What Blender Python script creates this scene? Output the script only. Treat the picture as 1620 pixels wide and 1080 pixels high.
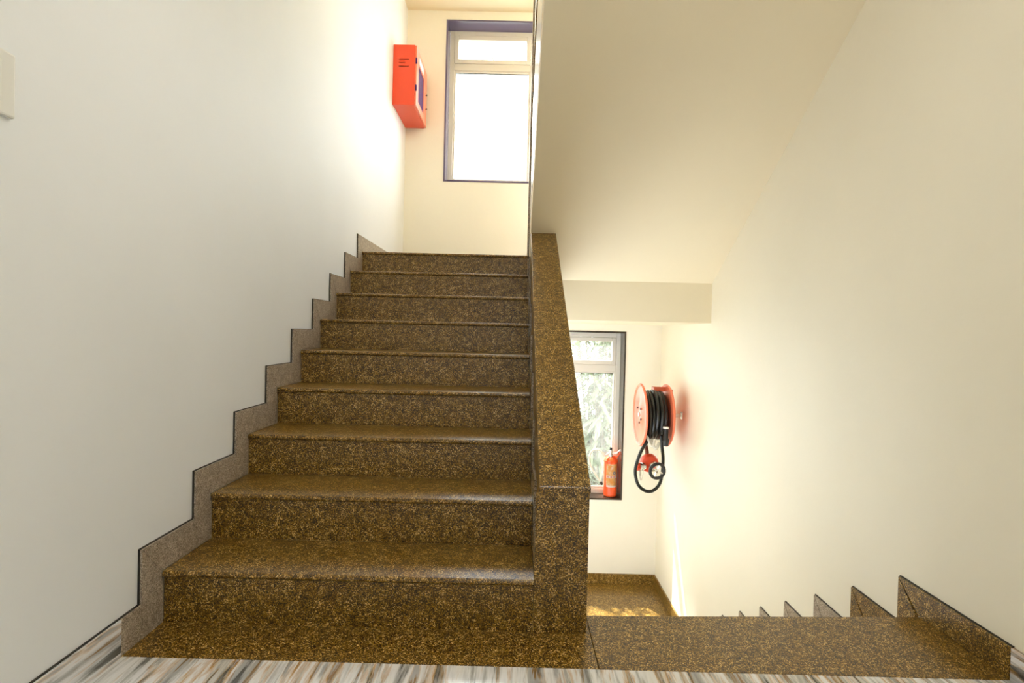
import bpy, bmesh, math, random
from mathutils import Vector, Matrix
random.seed(7)
for o in list(bpy.data.objects): bpy.data.objects.remove(o)
S = bpy.context.scene
COL = S.collection
R = math.radians

# ------------------------------------------------------------------ camera
YAW, PITCH, ROLL, EYE = -.0041, -.0169, .0245, .9432
cy, sy, cp, sp = math.cos(YAW), math.sin(YAW), math.cos(PITCH), math.sin(PITCH)
cr, sr = math.cos(ROLL), math.sin(ROLL)
rv = Vector((cy, -sy, 0)); fv = Vector((sy*cp, cy*cp, sp)); uv = Vector((-sy*sp, -cy*sp, cp))
Rv = cr*rv + sr*uv; Uv = -sr*rv + cr*uv
cam = bpy.data.cameras.new('camera'); cam.lens = 20; cam.sensor_width = 36; cam.clip_start = .02
co = bpy.data.objects.new('camera', cam); COL.objects.link(co)
m = Matrix.Identity(4)
for i in range(3):
    m[i][0] = Rv[i]; m[i][1] = Uv[i]; m[i][2] = -fv[i]
m[2][3] = EYE
co.matrix_world = m
S.camera = co

# ------------------------------------------------------------------ sky, sun, exposure
S.view_settings.view_transform = 'Standard'; S.view_settings.look = 'None'
S.view_settings.gamma = 1; S.view_settings.use_curve_mapping = False
S.view_settings.exposure = .2
W = bpy.data.worlds.new('sky'); S.world = W; W.use_nodes = True
bg = W.node_tree.nodes['Background']
bg.inputs[0].default_value = (.90, .95, 1, 1); bg.inputs[1].default_value = 7.6
sun = bpy.data.lights.new('sun', 'SUN'); sun.energy = 19; sun.angle = R(.8); sun.color = (1, .93, .82)
so = bpy.data.objects.new('sun', sun); COL.objects.link(so)
so.rotation_euler = Vector((.6, -1, -1.75)).to_track_quat('-Z', 'Y').to_euler()
FILL_LAMP = 18  # strength of the added fill lamp in the hall
S.cycles.max_bounces = 14; S.cycles.diffuse_bounces = 10; S.cycles.transparent_max_bounces = 16

# ------------------------------------------------------------------ materials
def mat(name, col, rough=.5, metal=0., spec=.5, **kw):
    M = bpy.data.materials.new(name); M.use_nodes = True
    b = M.node_tree.nodes['Principled BSDF']
    b.inputs['Base Color'].default_value = (*col, 1); b.inputs['Roughness'].default_value = rough
    b.inputs['Metallic'].default_value = metal; b.inputs['Specular IOR Level'].default_value = spec
    for k, v in kw.items(): b.inputs[k.replace('_', ' ')].default_value = v
    return M
def nd(M, t, **kw):
    n = M.node_tree.nodes.new(t)
    for k, v in kw.items(): setattr(n, k, v)
    return n
def lk(M, a, b): M.node_tree.links.new(a, b)
def bsdf(M): return M.node_tree.nodes['Principled BSDF']
def bump(M, hsock, strength, dist):
    b = nd(M, 'ShaderNodeBump'); b.inputs['Strength'].default_value = strength; b.inputs['Distance'].default_value = dist
    lk(M, hsock, b.inputs['Height']); lk(M, b.outputs[0], bsdf(M).inputs['Normal'])
def ramp(M, fac, stops, interp='LINEAR'):
    r = nd(M, 'ShaderNodeValToRGB'); r.color_ramp.interpolation = interp
    el = r.color_ramp.elements
    while len(el) < len(stops): el.new(.5)
    for e, (p, c) in zip(el, stops): e.position = p; e.color = (*c, 1)
    lk(M, fac, r.inputs[0]); return r.outputs[0]
def coords(M, scale=(1, 1, 1), rot=(0, 0, 0)):
    t = nd(M, 'ShaderNodeNewGeometry'); mp = nd(M, 'ShaderNodeMapping')
    mp.inputs['Scale'].default_value = scale; mp.inputs['Rotation'].default_value = rot
    lk(M, t.outputs['Position'], mp.inputs['Vector']); return mp.outputs[0]
def paint(name, col, rough=.4, var=.03):
    M = mat(name, col, rough, spec=.5)
    c = coords(M)
    n = nd(M, 'ShaderNodeTexNoise'); n.inputs['Scale'].default_value = 1.3; n.inputs['Detail'].default_value = 4
    lk(M, c, n.inputs['Vector'])
    lk(M, ramp(M, n.outputs[0], [(.3, tuple(x*(1-var) for x in col)), (.7, tuple(min(1, x*(1+var*.5)) for x in col))]), bsdf(M).inputs['Base Color'])
    n2 = nd(M, 'ShaderNodeTexNoise'); n2.inputs['Scale'].default_value = 22; n2.inputs['Detail'].default_value = 3
    lk(M, c, n2.inputs['Vector']); bump(M, n2.outputs[0], .15, .004)
    return M
def granite(name, stops, rough=.30, scale=400, coat=0.):
    M = mat(name, (.1, .07, .03), rough, spec=.6)
    c = coords(M)
    v = nd(M, 'ShaderNodeTexVoronoi'); v.inputs['Scale'].default_value = scale
    lk(M, c, v.inputs['Vector'])
    sep = nd(M, 'ShaderNodeSeparateColor'); lk(M, v.outputs['Color'], sep.inputs[0])
    n = nd(M, 'ShaderNodeTexNoise'); n.inputs['Scale'].default_value = 38; n.inputs['Detail'].default_value = 5
    lk(M, c, n.inputs['Vector'])
    mx = nd(M, 'ShaderNodeMath', operation='MULTIPLY_ADD'); mx.inputs[1].default_value = .45; 
    lk(M, n.outputs[0], mx.inputs[0])
    ms = nd(M, 'ShaderNodeMath', operation='MULTIPLY_ADD'); ms.inputs[1].default_value = .78; ms.inputs[2].default_value = -.12
    lk(M, sep.outputs[0], ms.inputs[0]); lk(M, ms.outputs[0], mx.inputs[2])
    lk(M, ramp(M, mx.outputs[0], stops), bsdf(M).inputs['Base Color'])
    return M

M_WL = paint('white_wall_paint', (.84, .865, .89), .6)
M_WC = paint('cream_wall_paint', (.86, .81, .665), .5)
M_WF = paint('pale_cream_wall_paint', (.85, .82, .715), .5)
M_CE = paint('cream_soffit_paint', (.85, .76, .56), .6)
M_GR = granite('brown_granite', [(.08, (.006, .003, .001)), (.26, (.022, .010, .0015)), (.46, (.098, .047, .003)), (.64, (.245, .128, .007)), (.78, (.38, .21, .022)), (.87, (.82, .58, .22))])
M_GS = granite('reflection_greyed_granite', [(.0, (.09, .07, .055)), (.3, (.23, .18, .13)), (.55, (.37, .30, .225)), (.8, (.52, .44, .35)), (.95, (.75, .67, .57))], .36)  # brown granite greyed: reflections of white light are in its colour
M_GP = granite('polished_brown_granite', [(.0, (.05, .04, .03)), (.5, (.22, .17, .11)), (.95, (.6, .5, .4))], .12)
M_WG = paint('glossy_white_paint', (.86, .85, .80), .25)
M_SEAL = mat('dark_joint', (.02, .017, .013), .6)
M_SEAM = mat('pale_joint', (.5, .44, .33), .5)
# banded marble, the bands run along the hall
M_MB = mat('banded_marble', (.6, .6, .6), .12)
c = coords(M_MB, (1, .085, 1))
n1 = nd(M_MB, 'ShaderNodeTexNoise'); n1.inputs['Scale'].default_value = 13; n1.inputs['Detail'].default_value = 8; n1.inputs['Roughness'].default_value = .65; n1.inputs['Distortion'].default_value = .4
lk(M_MB, c, n1.inputs['Vector'])
w1 = nd(M_MB, 'ShaderNodeTexNoise'); w1.inputs['Scale'].default_value = 34; w1.inputs['Detail'].default_value = 6; w1.inputs['Distortion'].default_value = .35
lk(M_MB, c, w1.inputs['Vector'])
cA = ramp(M_MB, n1.outputs[0], [(.34, (.03, .03, .028)), (.42, (.22, .22, .21)), (.46, (.72, .73, .76)), (.52, (.80, .80, .82)), (.555, (.50, .26, .07)), (.58, (.60, .57, .50)), (.61, (.07, .065, .05)), (.66, (.45, .42, .36))])
cB = ramp(M_MB, w1.outputs[0], [(.37, (.04, .04, .035)), (.42, (.55, .55, .55)), (.50, (.88, .88, .90)), (.57, (.80, .78, .76)), (.60, (.60, .34, .10)), (.64, (.10, .09, .08))])
mx = nd(M_MB, 'ShaderNodeMix', data_type='RGBA'); mx.inputs['Factor'].default_value = .45
lk(M_MB, cA, mx.inputs['A']); lk(M_MB, cB, mx.inputs['B']); lk(M_MB, mx.outputs['Result'], bsdf(M_MB).inputs['Base Color'])
M_SILL = mat('dark_granite_lining', (.13, .11, .19), .14)
M_SILL2 = mat('black_brown_granite_lining', (.045, .035, .025), .14)
M_FRAME = mat('cream_powder_coated_aluminium', (.72, .685, .62), .38)
M_GASKET = mat('black_rubber_gasket', (.02, .02, .02), .6)
M_RED = mat('signal_red_enamel', (.80, .075, .022), .33)
M_REDL = mat('overexposed_red_enamel', (.86, .20, .10), .28)  # red paled so the base colour carries the overexposure
M_ORG = mat('orange_red_enamel', (.9, .10, .018), .3)
M_BLK = mat('black_rubber', (.007, .007, .006), .3)
M_BLKP = mat('black_plastic', (.02, .02, .02), .4)
M_CHR = mat('chrome', (.75, .73, .68), .2, 1)
M_RUST = mat('rusty_red_pipe', (.20, .045, .02), .6)
M_WHT = mat('white_plastic', (.78, .78, .74), .35)
M_VIO = mat('violet_tinted_glass', (.05, .02, .13), .25, spec=.04)
M_DRK = mat('dark_slot', (.12, .015, .008), .7)
M_PALE = mat('whitish_hose', (.70, .68, .60), .4)
M_BLUE = mat('blue_print', (.05, .16, .33), .6)
M_LETT = mat('red_print', (.7, .08, .03), .6)
M_LAB = mat('yellow_paper_label', (.85, .55, .16), .6)
nz = nd(M_LAB, 'ShaderNodeTexNoise'); nz.inputs['Scale'].default_value = 30; nz.inputs['Detail'].default_value = 4
lk(M_LAB, coords(M_LAB), nz.inputs['Vector'])
lk(M_LAB, ramp(M_LAB, nz.outputs[0], [(.4, (.85, .48, .12)), (.55, (.85, .62, .25)), (.68, (.88, .82, .66))]), bsdf(M_LAB).inputs['Base Color'])
M_LABW = mat('white_paper_label', (.85, .83, .78), .6)
M_BARK = mat('bark', (.2, .15, .1), .8)
def leafmat(name, col):
    M = mat(name, col, .45)
    tr = nd(M, 'ShaderNodeBsdfTranslucent'); tr.inputs[0].default_value = (col[0]*1.2, col[1]*1.3, col[2], 1)
    mi = nd(M, 'ShaderNodeMixShader'); mi.inputs[0].default_value = .35
    out = M.node_tree.nodes['Material Output']
    lk(M, bsdf(M).outputs[0], mi.inputs[1]); lk(M, tr.outputs[0], mi.inputs[2]); lk(M, mi.outputs[0], out.inputs[0])
    return M
M_LEAF = leafmat('long_leaf_green', (.34, .37, .27))
M_LEAF2 = leafmat('pale_leaf_green', (.46, .47, .37))
def glassmat(name, haze):
    M = bpy.data.materials.new(name); M.use_nodes = True; nt = M.node_tree; nt.nodes.clear()
    out = nd(M, 'ShaderNodeOutputMaterial'); tr = nd(M, 'ShaderNodeBsdfTransparent'); tr.inputs[0].default_value = (.96, .98, .97, 1)
    gl = nd(M, 'ShaderNodeBsdfGlossy'); gl.inputs['Roughness'].default_value = .02
    df = nd(M, 'ShaderNodeBsdfTranslucent'); df.inputs[0].default_value = (.9, .92, .92, 1)
    fr = nd(M, 'ShaderNodeFresnel'); fr.inputs[0].default_value = 1.45
    a = nd(M, 'ShaderNodeMixShader'); a.inputs[0].default_value = haze
    lk(M, tr.outputs[0], a.inputs[1]); lk(M, df.outputs[0], a.inputs[2])
    b = nd(M, 'ShaderNodeMixShader'); ge = nd(M, 'ShaderNodeNewGeometry'); iv = nd(M, 'ShaderNodeMath', operation='SUBTRACT'); iv.inputs[0].default_value = 1; lk(M, ge.outputs['Backfacing'], iv.inputs[1])
    mu = nd(M, 'ShaderNodeMath', operation='MULTIPLY'); lk(M, fr.outputs[0], mu.inputs[0]); lk(M, iv.outputs[0], mu.inputs[1]); lk(M, mu.outputs[0], b.inputs[0]); lk(M, a.outputs[0], b.inputs[1]); lk(M, gl.outputs[0], b.inputs[2])
    lk(M, b.outputs[0], out.inputs[0]); return M
M_GLASS = glassmat('dusty_window_glass', .07)
M_OPAL = mat('fill_lamp_glow', (.9, .9, .88), .4); bsdf(M_OPAL).inputs['Emission Color'].default_value = (1, .98, .95, 1); bsdf(M_OPAL).inputs['Emission Strength'].default_value = FILL_LAMP  # glow of the added hall lamp
M_SOIL = mat('garden_soil', (.14, .15, .09), .9)

# ------------------------------------------------------------------ mesh helpers
def obj(name, bm, mt, parent=None, smooth=False, bevel=0, at=None):
    me = bpy.data.meshes.new(name)
    bmesh.ops.recalc_face_normals(bm, faces=bm.faces)
    bm.to_mesh(me); bm.free()
    me.materials.append(mt)
    if smooth:
        for p in me.polygons: p.use_smooth = True
        try: me.set_sharp_from_angle(angle=R(35))
        except Exception: pass
    o = bpy.data.objects.new(name, me); COL.objects.link(o)
    if parent is not None: o.parent = parent
    if at is not None: o.location = at
    if bevel:
        b = o.modifiers.new('bevel', 'BEVEL'); b.width = bevel; b.segments = 2; b.limit_method = 'ANGLE'; b.angle_limit = R(40)
    return o
def BM(): return bmesh.new()
def box(bm, x0, x1, y0, y1, z0, z1):
    vs = [bm.verts.new((x, y, z)) for x in (x0, x1) for y in (y0, y1) for z in (z0, z1)]
    for f in ((0, 1, 3, 2), (4, 6, 7, 5), (0, 4, 5, 1), (2, 3, 7, 6), (0, 2, 6, 4), (1, 5, 7, 3)): bm.faces.new([vs[i] for i in f])
    return bm
def prismx(bm, pts, x0, x1):      # polygon in (y, z) extruded along x
    a = [bm.verts.new((x0, y, z)) for y, z in pts]; b = [bm.verts.new((x1, y, z)) for y, z in pts]
    bm.faces.new(a); bm.faces.new(b[::-1])
    for i in range(len(pts)): j = (i+1) % len(pts); bm.faces.new((a[i], a[j], b[j], b[i]))
    return bm
def prismz(bm, pts, z0, z1):      # polygon in (x, y) extruded along z
    a = [bm.verts.new((x, y, z0)) for x, y in pts]; b = [bm.verts.new((x, y, z1)) for x, y in pts]
    bm.faces.new(a); bm.faces.new(b[::-1])
    for i in range(len(pts)): j = (i+1) % len(pts); bm.faces.new((a[i], a[j], b[j], b[i]))
    return bm
def frame_of(d):
    d = Vector(d).normalized(); u = d.orthogonal().normalized(); return d, u, d.cross(u)
def lathe(bm, prof, origin, axis, n=32, cap=True):   # prof: (radius, distance along axis)
    d, u, v = frame_of(axis); o = Vector(origin); rings = []
    for r, h in prof:
        if r < 1e-5: rings.append([bm.verts.new(o+d*h)])
        else: rings.append([bm.verts.new(o+d*h+(u*math.cos(2*math.pi*k/n)+v*math.sin(2*math.pi*k/n))*r) for k in range(n)])
    for a, b in zip(rings, rings[1:]):
        for k in range(n):
            k2 = (k+1) % n
            if len(a) == 1 and len(b) == 1: continue
            if len(a) == 1: bm.faces.new((a[0], b[k], b[k2]))
            elif len(b) == 1: bm.faces.new((a[k], a[k2], b[0]))
            else: bm.faces.new((a[k], a[k2], b[k2], b[k]))
    if cap:
        if len(rings[0]) > 1: bm.faces.new(rings[0])
        if len(rings[-1]) > 1: bm.faces.new(rings[-1][::-1])
    return bm
def tube(bm, pts, r, n=12, closed=False):
    pts = [Vector(p) for p in pts]; N = len(pts); rings = []
    prev = None
    for i, p in enumerate(pts):
        if closed: t = pts[(i+1) % N]-pts[i-1]
        else: t = pts[min(i+1, N-1)]-pts[max(i-1, 0)]
        t.normalize()
        if prev is None: u = t.orthogonal().normalized()
        else: u = (prev-t*prev.dot(t)).normalized()
        prev = u; v = t.cross(u)
        rr = r(i/(N-1)) if callable(r) else r
        rings.append([bm.verts.new(p+(u*math.cos(2*math.pi*k/n)+v*math.sin(2*math.pi*k/n))*rr) for k in range(n)])
    for i in range(N if closed else N-1):
        a, b = rings[i], rings[(i+1) % N]
        for k in range(n): bm.faces.new((a[k], a[(k+1) % n], b[(k+1) % n], b[k]))
    if not closed: bm.faces.new(rings[0]); bm.faces.new(rings[-1][::-1])
    return bm
def spline(pts, n=10):            # Catmull-Rom through the points
    P = [Vector(p) for p in pts]; P = [P[0]*2-P[1]]+P+[P[-1]*2-P[-2]]; out = []
    for i in range(1, len(P)-2):
        for k in range(n):
            t = k/n; a, b, c_, d = P[i-1:i+3]
            out.append(.5*((2*b)+(c_-a)*t+(2*a-5*b+4*c_-d)*t*t+(3*b-a-3*c_+d)*t**3))
    out.append(P[-2]); return out
def tag(o, label=None, cat=None, group=None, kind=None):
    for k, v in (('label', label), ('category', cat), ('group', group), ('kind', kind)):
        if v: o[k] = v
    return o
def empty(name, loc, label, cat, group=None, kind=None):
    o = bpy.data.objects.new(name, None); COL.objects.link(o); o.location = loc; o.empty_display_size = .1
    tag(o, label, cat, group, kind); return o
def part(name, bm, mt, root, **kw):      # mesh drawn in world coordinates, hung under an Empty
    off = Vector(root.location)
    if root.parent: off = off + Vector(root.parent.location)
    for v in bm.verts: v.co -= off
    return obj(name, bm, mt, root, **kw)
def sub(name, bm, mt, partobj, **kw):    # sub-part, drawn in world coordinates
    off = Vector(partobj.parent.location)
    for v in bm.verts: v.co -= off
    return obj(name, bm, mt, partobj, **kw)

# ------------------------------------------------------------------ plan of the stairwell
H, T = .165, .281                 # riser, tread
XL, XR = -1.10, 1.425             # side walls
PL, PR = .09, .252                # parapet between the flights
D0 = 1.768                        # first nosing
YF = 5.517                        # far wall
UP, DN = 9*H, -9*H                # half landings
ZB, ZSB, SLB = 4.136, 1.041, .587 # beam face, beam bottom, slope of the stairs
ZSO = 1.328                       # where the soffit leaves the beam
YE, YB0 = 1.915, 1.588            # edge of the floor at the way down, start of the granite band
YBACK = -2.9
CEIL = 2.62
WX0, WX1 = -.725, 1.083
W1Z, W2Z = (2.378, 3.928), (-.668, .972)

def struct(name, bm, mt, label, cat, **kw):
    return tag(obj(name, bm, mt, **kw), label, cat, None, 'structure')

# walls
struct('wall_left', box(BM(), XL-.2, XL, YBACK, YF+.3, -1.9, 4.9), M_WL, 'tall smooth off-white wall to the left of the rising stairs', 'wall')
wr = BM(); OY0, OY1, OZ = -2.6, -1.9, 2.1  # added opening behind the camera, lets daylight onto the near walls
box(wr, XR, XR+.2, OY1, YF+.3, -1.9, 4.9); box(wr, XR, XR+.2, YBACK, OY0, -1.9, 4.9); box(wr, XR, XR+.2, OY0, OY1, -1.9, 0); box(wr, XR, XR+.2, OY0, OY1, OZ, 4.9)
struct('wall_right', wr, M_WC, 'tall cream wall to the right of the stairs going down', 'wall')
bm = BM()
zs = [-1.9, W2Z[0], W2Z[1], W1Z[0], W1Z[1], 4.9]
for a, b, hole in ((zs[0], zs[1], 0), (zs[1], zs[2], 1), (zs[2], zs[3], 0), (zs[3], zs[4], 1), (zs[4], zs[5], 0)):
    if hole: box(bm, XL, WX0, YF, YF+.24, a, b); box(bm, WX1, XR, YF, YF+.24, a, b)
    else: box(bm, XL, XR, YF, YF+.24, a, b)
struct('wall_far', bm, M_WF, 'cream end wall behind both half landings, with a window on each', 'wall')
bm = BM()
box(bm, XL, XR, YBACK-.2, YBACK, -.2, 2.9)
struct('wall_back', bm, M_WL, 'plain off-white wall at the back of the hall', 'wall')
# floors
struct('floor', box(BM(), XL, XR, YBACK-.2, YB0-.0015, -.14, 0), M_MB, 'floor of grey, white and ochre banded marble at the bottom edge', 'floor')
bm = BM()
prismz(bm, [(XL, YB0), (PR+.008, YB0), (PR+.008, 1.885), (XL, 1.885)], -.14, 0)
struct('floor', bm, M_GR, 'dark brown granite border strip in front of the first rising step', 'floor', bevel=.001)
bm = BM()
prismz(bm, [(PR+.0095, YB0), (XR, YB0), (XR, 1.943), (PR+.0095, 1.89)], -.14, 0)
struct('floor', bm, M_GR, 'golden brown granite border slab at the head of the stairs going down', 'floor', bevel=.002)
bm = BM()
box(bm, XL, XR, D0+8*T+.03+.012, YF, UP-.03, UP)
struct('floor', bm, M_GR, 'granite upper half landing at the top of the rising stairs', 'landing')
lowY = YE+8*T
bm = BM()
box(bm, XL, 1.15, lowY+.02, 5.27, DN-.12, DN); box(bm, 1.153, XR, lowY+.02, 5.27, DN-.12, DN); box(bm, XL, XR, 5.273, YF, DN-.12, DN)
struct('floor', bm, M_GR, 'brown granite lower half landing with a border strip, below the hose reel', 'landing')
# ceilings
struct('ceiling', box(BM(), XL, XR, YBACK-.2, 1.80, CEIL, 2.97), M_CE, 'ceiling slab of the hall overhead, with the upper floor on it', 'ceiling')
struct('ceiling', box(BM(), XL, XR, ZB, YF, ZSB+2.97, 4.9), M_CE, 'pale cream ceiling above the upper landing window', 'ceiling')
bm = BM(); box(bm, XL, XR, ZB, YF, ZSB, UP-.0305)
struct('ceiling', bm, M_CE, 'cream beam and underside below the upper half landing', 'beam')
# third flight above the rising one, same build as the soffit on the right
bm = BM(); prismx(bm, [(1.802, CEIL), (ZB-.001, ZSO+2.97+.0), (ZB-.001, ZSO+2.97+.24), (1.802, CEIL+.28)], XL, PR)
struct('ceiling', bm, M_CE, 'sloping underside of the flight above the rising stairs', 'ceiling')
# added round lamp on the hall ceiling, out of view, brightens the near walls
hl = empty('fill_lamp', (.15, 1.4, CEIL), 'added round fill lamp on the hall ceiling, out of view, brightening the near walls', 'lamp')
part('base', lathe(BM(), [(0, -.001), (.23, -.001), (.23, -.03), (0, -.03)], (.15, 1.4, CEIL), (0, 0, 1), 40), M_WHT, hl, smooth=True)
part('diffuser', lathe(BM(), [(.215, -.0305), (.205, -.055), (.15, -.075), (.08, -.083), (0, -.085)], (.15, 1.4, CEIL), (0, 0, 1), 40), M_OPAL, hl, smooth=True)

# ------------------------------------------------------------------ upper flight over the stairs going down
uf = empty('staircase', (PR, ZB, UP), 'cream sloping underside of the flight overhead on the right, meeting the right wall', 'staircase')
def so_z(y): return ZSO+SLB*(ZB-y)
bm = BM(); y_end = 1.803
prismx(bm, [(ZB-.001, ZSO), (y_end, so_z(y_end)), (y_end, so_z(y_end)+.15), (ZB-.001, ZSO+.15)], PL, XR-.0005)
part('soffit_slab', bm, M_CE, uf)
for i in range(7):
    y1 = 4.0-i*T; z1 = UP+(i+1)*H
    part('step', prismx(BM(), [(y1, z1), (y1-T-.001, z1), (y1-T-.001, so_z(y1-T)+.05), (y1, so_z(y1)+.05)], PR+.001, XR-.002), M_GR, uf)
bm = BM(); prismx(bm, [(4.02, so_z(4.02)+.19), (y_end, so_z(y_end)+.201), (y_end, so_z(y_end)+1.16), (4.02, so_z(4.02)+1.16)], PL, PR)
part('parapet', bm, M_WG, uf)
bm = BM(); prismx(bm, [(4.02, so_z(4.02)+1.16), (y_end, so_z(y_end)+1.16), (y_end, so_z(y_end)+1.18), (4.02, so_z(4.02)+1.18)], PL-.008, PR+.008)
part('parapet_cap', bm, M_GR, uf)
part('pier', box(BM(), PL, PR, 4.021, ZB, UP+.001, 4.01), M_WG, uf)
part('pier_cladding', box(BM(), PL-.014, PL-.0005, 4.08, ZB+.012, UP+.001, 4.01), M_GS, uf)
part('pier_cladding', box(BM(), PL, PR, ZB+.0005, ZB+.012, UP+.001, 4.01), M_GS, uf)

# ------------------------------------------------------------------ the rising staircase
SK = .012
st = empty('staircase', (-.5, D0, 0), 'brown speckled granite stairs of nine steps rising away along the left wall', 'staircase')
NOS = .012
for i in range(9):
    y0, z0 = D0+i*T, (i+1)*H
    x0, x1 = XL+SK+.0005, PL-.0105
    yb = y0+T+NOS+.0 if i < 8 else YF-.001
    # bull-nosed tread slab
    r_ = .010
    prof = [(y0+T+NOS-.001 if i < 8 else y0+.09, z0), ]
    for k in range(7):
        a = math.pi/2+math.pi*k/6
        prof.append((y0+r_+r_*math.cos(a), z0-r_+r_*math.sin(a)))
    prof.append((prof[0][0], z0-2*r_))
    if i < 8: part('tread', prismx(BM(), prof, x0, x1), M_GR, st, smooth=True)
    else: part('landing_edge', prismx(BM(), [(y0+.041, z0)]+prof[1:-1]+[(y0+.041, z0-2*r_)], x0, x1), M_GR, st, smooth=True)
    xr = PR if i == 0 else x1
    part('riser', box(BM(), x0, x1, y0+NOS, y0+NOS+.018, z0-H+.0005, z0-2*r_), M_GR, st)
# concrete under the steps
pts = [(D0+.031, .001)]
for i in range(9):
    y0 = D0+i*T; pts += [(y0+.0305, (i+1)*H-.0205), (y0+T+.0305 if i < 8 else y0+.041, (i+1)*H-.0205)]
pts += [(D0+8*T+.041, UP-.24), (D0+.3, -.001+.001)]
part('concrete_waist', prismx(BM(), pts, XL+.001, PL-.001), M_CE, st)
# stepped skirting: a vertical and a horizontal slab at each step, mitred
E0, SS = .0957, .1046
G = .0006
def skirting(root, x0, x1):
    for i in range(9):
        y0, z0 = D0+i*T, (i+1)*H
        P = (y0-E0, z0+SS)
        yn = D0+(i+1)*T-E0 if i < 8 else YF-.012
        zl = z0-H
        part('skirting', prismx(BM(), [(P[0], P[1]-G), (P[0], zl+.0005), (y0+.010, zl+.0005), (y0+.010, z0-.0205), (y0-.0005, z0-.0205), (y0-.0005, z0-G)], x0, x1), M_GS, root, bevel=.0008)
        part('skirting', prismx(BM(), [(P[0]+G, P[1]), (yn-G, P[1]), (yn-G, z0+.0005), (y0+G, z0+.0005)], x0, x1), M_GS, root, bevel=.0008)
skirting(st, XL+.0005, XL+SK)
bm = BM()
for i in range(9):
    y0, z0 = D0+i*T, (i+1)*H
    yn = D0+(i+1)*T-E0 if i < 8 else YF-.012
    box(bm, XL+.0004, XL+.006, y0-E0-.0028, yn-.003, z0+SS, z0+SS+.0028)
    box(bm, XL+.0004, XL+.006, y0-E0-.0028, y0-E0, z0-H+SS+.0028, z0+SS)
tag(part('joint_line', bm, M_SEAL, st), 'thin dark joint along the stepped skirting')

# parapet (balustrade) between the flights
pa = empty('balustrade', (PL, D0, 0), 'solid granite-clad parapet with sloping cap between rising and descending stairs', 'balustrade')
HP, YP0 = .462, 1.776
def cap_z(y): return HP+SLB*(y-YP0)
ymeet = (ZSO+SLB*ZB-HP+SLB*YP0)/(2*SLB)
zc = lambda y: cap_z(y)-.021
bm = BM()
prismx(bm, [(YP0+.004, .0005), (YP0+.004, zc(YP0)), (ymeet-.01, zc(ymeet-.01)), (ymeet+.25, so_z(ymeet+.25)-.002), (ZB-.003, ZSO-.002), (ZB-.003, UP-.30), (D0+.55, .0005)], PL, PR-.004)
part('body', bm, M_GR, pa)
def cap(y0, y1, end=False):
    b = BM()
    if end: pr_ = [(y0, cap_z(y0)-.021), (y0, cap_z(y0)), (y1, cap_z(y1)), (y1+.009, so_z(y1+.009)-.0002), (y1+.009, cap_z(y1)-.021)]
    else: pr_ = [(y0, cap_z(y0)-.021), (y0, cap_z(y0)), (y1, cap_z(y1)), (y1, cap_z(y1)-.021)]
    return prismx(b, pr_, PL-.001, PR)
YC = 2.665
part('cap', cap(YP0-.002, YC-.0006), M_GR, pa, bevel=.004)
part('cap', cap(YC+.0006, ymeet-.001), M_GR, pa, bevel=.004)
for i in range(8):   # stepped skirting on its stair side
    y0, z0 = D0+i*T, (i+1)*H
    zl = z0-H
    P = (y0-E0, z0+SS); yn = y0+T-E0
    if i > 0: part('skirting', prismx(BM(), [(P[0], P[1]-G), (P[0], zl+.0005), (y0+.010, zl+.0005), (y0+.010, z0-.0205), (y0-.0005, z0-.0205), (y0-.0005, z0-G)], PL-.0095, PL-.0003), M_GP, pa, bevel=.0006)
    ps = (P[0] if i else YP0+.003)
    part('skirting', prismx(BM(), [(ps+G, P[1]), (yn-G, P[1]), (yn-G, z0+.0005), (y0+G+(.008 if i == 0 else 0), z0+.0005)], PL-.0095, PL-.0003), M_GP, pa, bevel=.0006)
part('newel_face', box(BM(), PL-.010, PR-.004, YP0-.0005, YP0+.0035, .0005, zc(YP0)), M_GR, pa, bevel=.0008)

# ------------------------------------------------------------------ the stairs going down
ds = empty('staircase', (.8, YE, 0), 'granite stairs going down beside the cream right wall, hidden below the floor edge', 'staircase')
for k in range(1, 9):
    ya = YE+(k-1)*T+.03; z = -k*H
    y1 = ya+T
    part('tread', box(BM(), PR+.001, XR-SK-.001, ya-.005, y1, z-.02, z), M_GR, ds, bevel=.004)
    part('riser', box(BM(), PR+.001, XR-SK-.001, ya-.005, ya+.013, z+.0005, z+H-.021 if k > 1 else z+.024), M_GR, ds)
YR0, SR = 1.93, .0925
ER = .125
for k in range(0, 9):
    z = -k*H; yn0 = YR0+k*T; P = (yn0+ER, z+SR)
    yp = YB0 if k == 0 else YR0+(k-1)*T+ER
    if k < 8:
        part('skirting', prismx(BM(), [(yp+G, z+SR), (P[0]-G, P[1]), (yn0-G+.02, z+.0005), (yp+G, z+.0005)], XR-SK, XR-.0005), M_GS if k > 1 else M_GR, ds, bevel=.0008)  # farther pieces use the granite with pale reflections in its colour
        part('skirting', prismx(BM(), [(P[0], P[1]-G), (P[0], z-H+SR-.0+.0), (P[0], z-H+.0005), (yn0+.034, z-H+.0005), (yn0+.034, z-G)], XR-SK, XR-.0005), M_GS if k > 1 else M_GR, ds, bevel=.0008)
bm = BM()
for k in range(8):
    z = -k*H; yp = YB0 if k == 0 else YR0+(k-1)*T+ER; P = YR0+k*T+ER
    box(bm, XR-.006, XR-.0004, yp, P+.0028, z+SR, z+SR+.0028); box(bm, XR-.006, XR-.0004, P, P+.0028, z-H+SR+.003, z+SR)
part('joint_line', bm, M_SEAL, ds)
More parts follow.
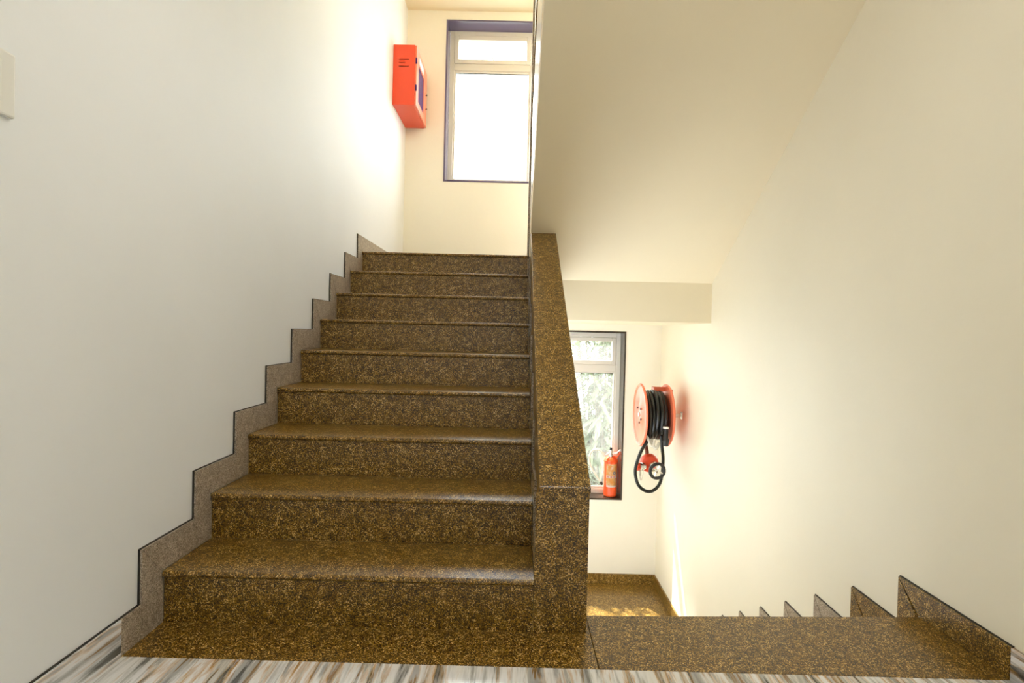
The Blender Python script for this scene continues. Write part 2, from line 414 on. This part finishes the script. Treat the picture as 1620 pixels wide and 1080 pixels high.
# skirting boards as part of the room
struct('baseboard_far', box(BM(), XL, XR, YF-.014, YF-.0005, DN+.0005, DN+.098), M_GR, 'brown granite skirting on the far wall of the lower landing', 'skirting', bevel=.001)
struct('baseboard_right', box(BM(), XR-.014, XR-.0005, YR0+7*T+ER+.004, YF-.0145, DN+.0005, DN+.098), M_GR, 'brown granite skirting on the right wall of the lower landing', 'skirting', bevel=.001)
struct('baseboard_left', box(BM(), XL+.0005, XL+SK, YB0, D0-E0-.001, .0005, SS), M_GS, 'short dark granite skirting at the foot of the rising stairs', 'skirting', bevel=.001)
struct('baseboard_left', box(BM(), XL+.0005, XL+SK, YBACK, YB0-.001, .0005, SS), M_MB, 'banded marble skirting along the left wall at the bottom left corner', 'skirting', bevel=.001)
struct('baseboard_right', box(BM(), XR-SK, XR-.0005, OY1, YB0-.001, .0005, SR), M_MB, 'banded marble skirting along the right wall at the bottom right corner', 'skirting', bevel=.001)
struct('baseboard_left', box(BM(), XL+.0004, XL+.006, YBACK, D0-E0-.003, SS, SS+.003), M_SEAL, 'thin dark joint on top of the marble and granite skirting at lower left', 'joint')

# ------------------------------------------------------------------ windows
def window(name, z0, z1, label, lining):
    w = empty(name, (WX0, YF+.18, z0), label, 'window', kind='structure')
    yf = 5.695
    # stone lining of the reveal
    L = .016
    bm = BM(); y0, y1 = YF-.006, yf+.004
    box(bm, WX0, WX0+L, y0, y1, z0, z1); box(bm, WX1-L, WX1, y0, y1, z0, z1)
    box(bm, WX0+L, WX1-L, y0, y1, z1-L, z1); box(bm, WX0+L, WX1-L, y0, y1, z0, z0+L)
    part('reveal_lining', bm, lining, w, bevel=.0015)
    # outer frame
    a0, a1, c0, c1 = WX0+L, WX1-L, z0+L, z1-L
    fw = .045; mid0, mid1 = .095, .16
    zt1 = z1-.335; zt0 = z1-.40           # transom
    bm = BM(); d0, d1 = yf, yf+.06
    box(bm, a0, a0+fw, d0, d1, c0, c1); box(bm, a1-fw, a1, d0, d1, c0, c1)
    box(bm, a0+fw, a1-fw, d0, d1, c1-fw, c1); box(bm, a0+fw, a1-fw, d0, d1, c0, c0+fw)
    box(bm, mid0, mid1, d0, d1, c0+fw, c1-fw)
    box(bm, a0+fw, mid0, d0, d1, zt0, zt1); box(bm, mid1, a1-fw, d0, d1, zt0, zt1)
    part('frame', bm, M_FRAME, w, bevel=.004)
    for (xa, xb) in ((a0+fw, mid0), (mid1, a1-fw)):
        # top-hung vent
        s = .042; za, zb = zt1, c1-fw
        bm = BM()
        prof = [(.0, 0), (.0, .02), (.02, .02+.012), (s, s)]
        box(bm, xa+.001, xa+s, d0-.006, d1-.01, za+.001, zb-.001); box(bm, xb-s, xb-.001, d0-.006, d1-.01, za+.001, zb-.001)
        box(bm, xa+s, xb-s, d0-.006, d1-.01, zb-s, zb-.001); box(bm, xa+s, xb-s, d0-.006, d1-.01, za+.001, za+s)
        v = part('vent_sash', bm, M_FRAME, w, bevel=.005)
        sub('pane', box(BM(), xa+s, xb-s, d0+.02, d0+.024, za+s, zb-s), M_GLASS, v)
        hb = tube(BM(), spline([((xa+xb)/2+.02, d0-.006, za+s-.01), ((xa+xb)/2+.0, d0-.03, za+s+.004), ((xa+xb)/2-.03, d0-.035, za+s+.022)], 4), .005, 8)
        sub('handle', hb, M_FRAME, v, smooth=True)
        # bead and lower pane
        b_ = .018; za, zb = c0+fw, zt0
        bm = BM()
        box(bm, xa, xa+b_, d0+.01, d1-.01, za, zb); box(bm, xb-b_, xb, d0+.01, d1-.01, za, zb)
        box(bm, xa+b_, xb-b_, d0+.01, d1-.01, zb-b_, zb); box(bm, xa+b_, xb-b_, d0+.01, d1-.01, za, za+b_)
        part('glazing_bead', bm, M_FRAME, w, bevel=.003)
        part('gasket', box(BM(), xa+b_, xb-b_, d0+.022, d0+.028, zb-b_-.005, zb-b_), M_GASKET, w)
        part('pane', box(BM(), xa+b_, xb-b_, d0+.030, d0+.034, za+b_, zb-b_-.005), M_GLASS, w)
    return w
window('window_1', *W1Z, 'tall aluminium window at the head of the rising stairs, blazing white', M_SILL)
window('window_2', *W2Z, 'aluminium window on the lower landing with foliage behind the glass', M_SILL2)

# ------------------------------------------------------------------ red alarm cabinet
cx0, cx1, cy0, cy1, cz0, cz1 = XL+.001, -.90, 4.92, 5.488, 2.872, 3.385
cb = empty('fire_cabinet', (XL, 5.2, cz0), 'red metal wall cabinet with side louvres and violet glass door, left of upper window', 'cabinet')
bm = BM(); box(bm, cx0, cx1-.012, cy0, cy1, cz0, cz1); part('body', bm, M_RED, cb, bevel=.004)
for k, (l0, l1) in enumerate(((.05, .135), (.05, .105), (.05, .135))):
    z = 3.262-k*.029
    part('louvre', prismx(BM(), [(cy0, z+.006), (cy0-.007, z-.001), (cy0-.007, z-.003), (cy0, z-.001)], cx0+l0, cx0+l1), M_RED, cb)
    part('louvre_slot', box(BM(), cx0+l0, cx0+l1, cy0-.002, cy0+.0, z-.0075, z-.0035), M_DRK, cb)
bm = BM()
wy0, wy1, wz0, wz1 = 5.03, 5.32, 2.945, 3.262
xd0, xd1 = cx1-.011, cx1+.003
box(bm, xd0, xd1, cy0+.004, wy0, cz0+.004, cz1-.004); box(bm, xd0, xd1, wy1, cy1-.004, cz0+.004, cz1-.004)
box(bm, xd0, xd1, wy0, wy1, cz0+.004, wz0); box(bm, xd0, xd1, wy0, wy1, wz1, cz1-.004)
door = part('door', bm, M_REDL, cb, bevel=.002)
sub('pane', box(BM(), xd0+.004, xd0+.008, wy0, wy1, wz0, wz1), M_VIO, door)
for z in (3.16, 3.03):
    sub('latch', tube(BM(), [(xd1, 5.43, z), (xd1+.012, 5.43, z), (xd1+.014, 5.40, z-.003)], .004, 8), M_BLKP, door, smooth=True)
for z in (3.25, 3.02):
    part('hinge', lathe(BM(), [(.007, 0), (.007, .05)], (xd1-.002, cy0+.002, z-.025), (0, 0, 1), 12), M_VIO, cb, smooth=True)
part('white_strip', box(BM(), xd1, xd1+.001, 5.06, 5.28, 3.285, 3.34), M_LABW, cb)  # plain white strip on the door above the pane
part('bottom_flange', box(BM(), cx0, cx0+.004, cy0+.06, cy1, cz0-.012, cz0-.0005), M_LABW, cb)

# ------------------------------------------------------------------ switch plate
sw = empty('switch_plate', (XL, 1.1, 1.38), 'white plastic switch plate on left wall, cut off by the left picture edge', 'switch plate')
part('plate', box(BM(), XL+.0005, XL+.012, .985, 1.232, 1.374, 1.512), M_WHT, sw, bevel=.005)
for k in range(3):
    part('rocker', box(BM(), XL+.0125, XL+.017, 1.01+k*.066, 1.06+k*.066, 1.40, 1.486), M_WHT, sw, bevel=.002)

# ------------------------------------------------------------------ hose reel
hy, hz = 4.78, .275
hr = empty('fire_hose_reel', (XR, hy, hz), 'red hose reel with overexposure put into its colour, wound with black hose, mounted on the right wall', 'hose reel')
def disc(x, flip):
    b = BM(); s = -1 if flip else 1
    lathe(b, [(.02, 0), (.02, .012), (.09, .012), (.105, .004), (.235, .004), (.245, .012), (.256, .014), (.262, .006), (.262, 0), (.256, -.004), (.24, .0), (.02, .0)], (x, hy, hz), (s, 0, 0), 56, cap=False)
    return b
d1 = part('side_disc', disc(1.078, True), M_REDL, hr, smooth=True)
for k in range(3):
    a = R(95+k*18) 
for (dy, dz) in ((-.06, .055), (-.075, -.03), (-.02, -.065), (.06, .05)):
    sub('bolt', lathe(BM(), [(0, 0), (.010, 0), (.010, .008), (0, .008)], (1.066, hy+dy, hz+dz), (-1, 0, 0), 6), M_BLKP, d1)
part('side_disc', disc(1.285, False), M_REDL, hr, smooth=True)
part('drum', lathe(BM(), [(.10, 1.082), (.10, 1.28)], (0, hy, hz), (1, 0, 0), 40), M_REDL, hr, smooth=True)
part('axle', lathe(BM(), [(.016, 1.06), (.016, XR-.012)], (0, hy, hz), (1, 0, 0), 20), M_CHR, hr, smooth=True)
pts = []
nt_ = 5; rr = .0185
for layer, rad in ((0, .125), (1, .158), (2, .190)):
    for k in range(nt_*28+1):
        f = k/(nt_*28); f2 = f if layer % 2 == 0 else 1-f
        a = 2*math.pi*k/28
        wob = .006*math.sin(a*1.7+layer)+.005*math.sin(k*.137)
        pts.append((1.102+f2*.158+.005*math.sin(k*.21+layer), hy+(rad+wob)*math.cos(a), hz+(rad+wob)*math.sin(a)))
part('coiled_hose', tube(BM(), pts, rr, 10), M_BLK, hr, smooth=True)
loop = spline([(1.13, hy-.13, hz-.17), (1.065, hy-.15, hz-.26), (1.028, hy-.15, hz-.36), (1.013, hy-.15, hz-.45), (1.038, hy-.15, hz-.55), (1.10, hy-.15, hz-.602), (1.165, hy-.15, hz-.597), (1.222, hy-.13, hz-.54), (1.245, hy-.11, hz-.44), (1.242, hy-.13, hz-.33), (1.22, hy-.17, hz-.24), (1.205, hy-.18, hz-.14)], 10)
part('hanging_hose', tube(BM(), loop, .0135, 12), M_BLK, hr, smooth=True)
nz_ = part('nozzle', lathe(BM(), [(0, 0), (.020, 0), (.022, .02), (.026, .03), (.026, .05), (.019, .06), (.018, .13), (.023, .135), (.023, .15), (0, .15)], (1.235, hy-.225, hz-.215), (-.02, -.02, 1), 20), M_BLKP, hr, smooth=True)
sub('nozzle_ring', lathe(BM(), [(.0235, 0), (.0235, .012)], (1.232, hy-.2285, hz-.075), (-.02, -.02, 1), 20), M_LABW, nz_, smooth=True)
for (xx, yy, zz) in ((1.13, hy-.20, hz-.225), (1.165, hy-.19, hz-.25)):
    part('hose_end', tube(BM(), spline([(xx-.03, yy+.05, zz+.07), (xx, yy, zz), (xx+.03, yy+.02, zz+.05)], 6), .011, 10), M_PALE, hr, smooth=True)
# wall bracket: arm above the coil, upright behind the far disc, wall plate
br = part('wall_bracket', box(BM(), 1.31, 1.332, hy-.035, hy+.035, hz-.22, hz+.22), M_REDL, hr, bevel=.004)
sub('bracket_arm', box(BM(), 1.17, 1.331, hy+.03, hy+.034, hz+.195, hz+.235), M_REDL, br, bevel=.002)
sub('bracket_arm', box(BM(), 1.17, 1.176, hy-.05, hy+.03, hz+.195, hz+.235), M_REDL, br, bevel=.002)
sub('wall_plate', box(BM(), XR-.006, XR-.0005, hy-.03, hy+.03, hz-.03, hz+.03), M_CHR, br, bevel=.002)
sub('bolt', lathe(BM(), [(0, 0), (.024, 0), (.026, .012), (.018, .03), (0, .03)], (1.333, hy, hz), (1, 0, 0), 8), M_CHR, br)

# ------------------------------------------------------------------ landing valve under the reel
vy, vx, vz = 4.82, 1.165, -.135
lv = empty('landing_valve', (XR, vy, vz), 'red landing valve with black handwheel and capped chrome outlet under hose reel', 'valve')
part('body', lathe(BM(), [(0, -.055), (.035, -.052), (.062, -.035), (.078, -.005), (.080, .02), (.070, .045), (.045, .06), (0, .062)], (vx, vy, vz), (.05, -1, -.15), 32), M_RED, lv, smooth=True)
part('neck_pipe', tube(BM(), spline([(vx-.015, vy, vz+.06), (vx-.018, vy+.01, vz+.11), (vx-.018, vy+.19, vz+.25), (vx-.018, vy+.20, hz-.06), (vx+.03, vy+.20, hz), (1.33, vy+.20, hz), (XR-.002, vy+.20, hz)], 8), .016, 14), M_RUST, lv, smooth=True)
out = part('outlet', lathe(BM(), [(.026, 0), (.026, .015), (.034, .018), (.034, .03), (.028, .033), (.028, .045), (.033, .048), (.033, .055)], (vx-.045, vy-.055, vz-.022), (-1, -.35, .0), 24), M_CHR, lv, smooth=True)
sub('outlet_cap', lathe(BM(), [(.031, 0), (.033, .004), (.031, .028), (.018, .036), (0, .037)], (vx-.045-.050, vy-.055-.0175, vz-.022), (-1, -.35, 0), 24), M_RED, out, smooth=True)
sub('cap_lug', box(BM(), 1.066, 1.082, vy-.095, vy-.075, vz-.095, vz-.05), M_CHR, out, bevel=.003)
ch = spline([(1.074, vy-.085, vz-.09), (1.085, vy-.08, vz-.135), (1.10, vy-.08, vz-.10), (1.105, vy-.08, vz-.05)], 8)
sub('chain', tube(BM(), ch, .0022, 6), M_CHR, out)
wc = Vector((1.182, vy-.23, vz-.018)); ax = Vector((.12, -1, -.1)).normalized()
part('spindle', tube(BM(), [wc, Vector((vx+.015, vy-.03, vz-.01))], .015, 14), M_CHR, lv, smooth=True)
part('bonnet', lathe(BM(), [(.045, 0), (.045, .02), (.032, .03), (.022, .05)], (vx+.025, vy-.05, vz-.02), (.30, -.8, -.15), 24), M_CHR, lv, smooth=True)
d, u, v = frame_of(ax)
ring = [wc+(u*math.cos(2*math.pi*k/40)+v*math.sin(2*math.pi*k/40))*.059 for k in range(40)]
hw = part('handwheel', tube(BM(), ring, .0135, 12, closed=True), M_BLKP, lv, smooth=True)
for k in range(4):
    a = R(20+90*k); e = (u*math.cos(a)+v*math.sin(a))
    sub('spoke', tube(BM(), [wc+e*.008, wc+e*.05], .0085, 8), M_CHR, hw, smooth=True)
sub('hub', lathe(BM(), [(0, -.008), (.016, -.008), (.016, .012), (.009, .016), (0, .016)], wc, ax, 16), M_CHR, hw, smooth=True)

# ------------------------------------------------------------------ fire extinguisher on the sill
ex, ey, ez = .982, 5.605, W2Z[0]+.0165
fe = empty('fire_extinguisher', (ex, ey, ez), 'orange red fire extinguisher with yellow label standing on the lower window sill', 'fire extinguisher')
rb = .066
part('cylinder', lathe(BM(), [(0, .004), (.05, 0), (rb-.004, .006), (rb, .025), (rb, .335), (rb+.004, .338), (rb+.006, .352), (rb, .362), (.058, .375), (.03, .388), (.022, .39), (0, .39)], (ex, ey, ez), (0, 0, 1), 40), M_ORG, fe, smooth=True)
def wrap(z0, z1, a0, a1, r, n=14):
    b = BM(); P = []
    for k in range(n+1):
        a = R(a0+(a1-a0)*k/n); P.append((ex+r*math.cos(a), ey+r*math.sin(a)))
    lo = [b.verts.new((x, y, ez+z0)) for x, y in P]; hi = [b.verts.new((x, y, ez+z1)) for x, y in P]
    for k in range(n): b.faces.new((lo[k], lo[k+1], hi[k+1], hi[k]))
    bmesh.ops.solidify(b, geom=b.faces[:], thickness=.0006); return b
lb = part('label', wrap(.115, .325, 222, 320, rb+.0008), M_LAB, fe, smooth=True)
sub('white_panel', wrap(.10, .118, 225, 318, rb+.001), M_LABW, lb, smooth=True)
sub('white_panel', wrap(.188, .215, 225, 318, rb+.0018), M_LABW, lb, smooth=True)
# blue roundel and small red lettering too blurred to read in the photo
a = R(293)
sub('blue_roundel', lathe(BM(), [(.009, 0), (.014, 0), (.014, .0012), (.009, .0012), (.009, 0)], (ex+(rb+.0018)*math.cos(a), ey+(rb+.0018)*math.sin(a), ez+.24), (math.cos(a), math.sin(a), 0), 24, cap=False), M_BLUE, lb)
bm = BM()
for k, ang in enumerate((238, 246, 262, 270, 282, 290)):
    a = R(ang); x, y = ex+(rb+.0028)*math.cos(a), ey+(rb+.0028)*math.sin(a)
    box(bm, x-.002, x+.002, y-.001, y+.001, ez+.193, ez+.210)
sub('lettering', bm, M_LETT, lb)
vv = part('valve', lathe(BM(), [(.022, .388), (.022, .405), (.016, .41), (.016, .44), (.02, .445), (.02, .452), (.008, .455)], (ex, ey, ez), (0, 0, 1), 20), M_CHR, fe, smooth=True)
sub('knob', lathe(BM(), [(.013, .455), (.013, .478), (0, .48)], (ex-.002, ey, ez), (0, 0, 1), 16), M_BLKP, vv, smooth=True)
part('handle', tube(BM(), [(ex+.01, ey-.01, ez+.40), (ex+.055, ey-.02, ez+.385), (ex+.090, ey-.03, ez+.445)], .007, 8), M_ORG, fe, smooth=True)
part('handle', tube(BM(), [(ex+.012, ey-.01, ez+.425), (ex+.05, ey-.015, ez+.425), (ex+.088, ey-.025, ez+.462)], .006, 8), M_LABW, fe, smooth=True)
hs = spline([(ex-.015, ey, ez+.425), (ex-.06, ey-.03, ez+.41), (ex-.13, ey-.04, ez+.46), (ex-.20, ey-.04, ez+.44), (ex-.215, ey-.03, ez+.34), (ex-.17, ey-.03, ez+.24), (ex-.105, ey-.035, ez+.145)], 8)
part('hose', tube(BM(), hs, .0085, 10), M_PALE, fe, smooth=True)  # whitish reflections are put into the hose colour
part('nozzle', tube(BM(), [(ex-.105, ey-.035, ez+.145), (ex-.085, ey-.035, ez+.118)], .012, 12), M_BLKP, fe, smooth=True)

# ------------------------------------------------------------------ garden outside the lower window
struct('ground', box(BM(), -8, 9, YF+.32, 16, -1.75, -1.5), M_SOIL, 'garden ground outside the lower window', 'ground')
def leaf(b, p, d, L, w, droop):
    d = Vector(d).normalized(); side = d.cross(Vector((0, 0, 1)))
    if side.length < .1: side = Vector((1, 0, 0))
    side.normalize(); rows = []
    n = 5
    for k in range(n+1):
        t = k/n; q = Vector(p)+d*(L*t)+Vector((0, 0, -droop*L*t*t)); ww = w*math.sin(math.pi*(.08+.9*t))
        rows.append((b.verts.new(q-side*ww+Vector((0, 0, .15*ww))), b.verts.new(q), b.verts.new(q+side*ww+Vector((0, 0, .15*ww)))))
    for r0, r1 in zip(rows, rows[1:]):
        b.faces.new((r0[0], r0[1], r1[1], r1[0])); b.faces.new((r0[1], r0[2], r1[2], r1[1]))
def shrub(x, y, hgt, rad, nst, mt, label, lw=.024, ll=.34):
    s = empty('shrub', (x, y, -1.5), label, 'shrub', 'shrubs outside the lower window')
    stems, lv_ = BM(), BM()
    for k in range(nst):
        a = random.uniform(0, 6.28); rd = rad*math.sqrt(random.random()); h = hgt*random.uniform(.3, 1)
        top = Vector((x+rd*math.cos(a), y+rd*math.sin(a), -1.5+h))
        base = Vector((x+.25*rd*math.cos(a), y+.25*rd*math.sin(a), -1.5))
        midp = (base+top)/2+Vector((random.uniform(-.06, .06), random.uniform(-.06, .06), 0))
        sp_ = spline([base, midp, top], 5); tube(stems, sp_, .009, 6)
        for j, (q, n_) in enumerate(((top, 13), (top-(top-midp)*.18, 9), (top-(top-midp)*.42, 9), (top-(top-midp)*.7, 7))):
            for i in range(n_):
                aa = random.uniform(0, 6.28); el = random.uniform(-.15, .9) if j == 0 else random.uniform(-.3, .5)
                leaf(lv_, q, (math.cos(aa)*math.cos(el), math.sin(aa)*math.cos(el), math.sin(el)), ll*random.uniform(.7, 1.2), lw*random.uniform(.8, 1.2), random.uniform(.15, .5))
    part('stems', stems, M_BARK, s); part('foliage', lv_, mt, s)
shrub(-.15, 7.0, 3.2, .32, 44, M_LEAF2, 'leafy shrub outside, hidden behind the parapet beside the lower window')
shrub(.98, 6.75, 3.1, .30, 34, M_LEAF, 'long-leaved shrub right behind the lower window glass, above the extinguisher')
shrub(2.1, 7.1, 3.2, .32, 40, M_LEAF2, 'leafy shrub outside beyond the right jamb of the lower window')
shrub(.45, 8.7, 4.6, .45, 80, M_LEAF2, 'taller shrub further back in the garden, left half of the lower window')  # back shrubs made tall and dense to block sky light through the window
shrub(1.9, 8.8, 4.8, .45, 80, M_LEAF, 'tallest shrub further back in the garden, seen in the vent pane')
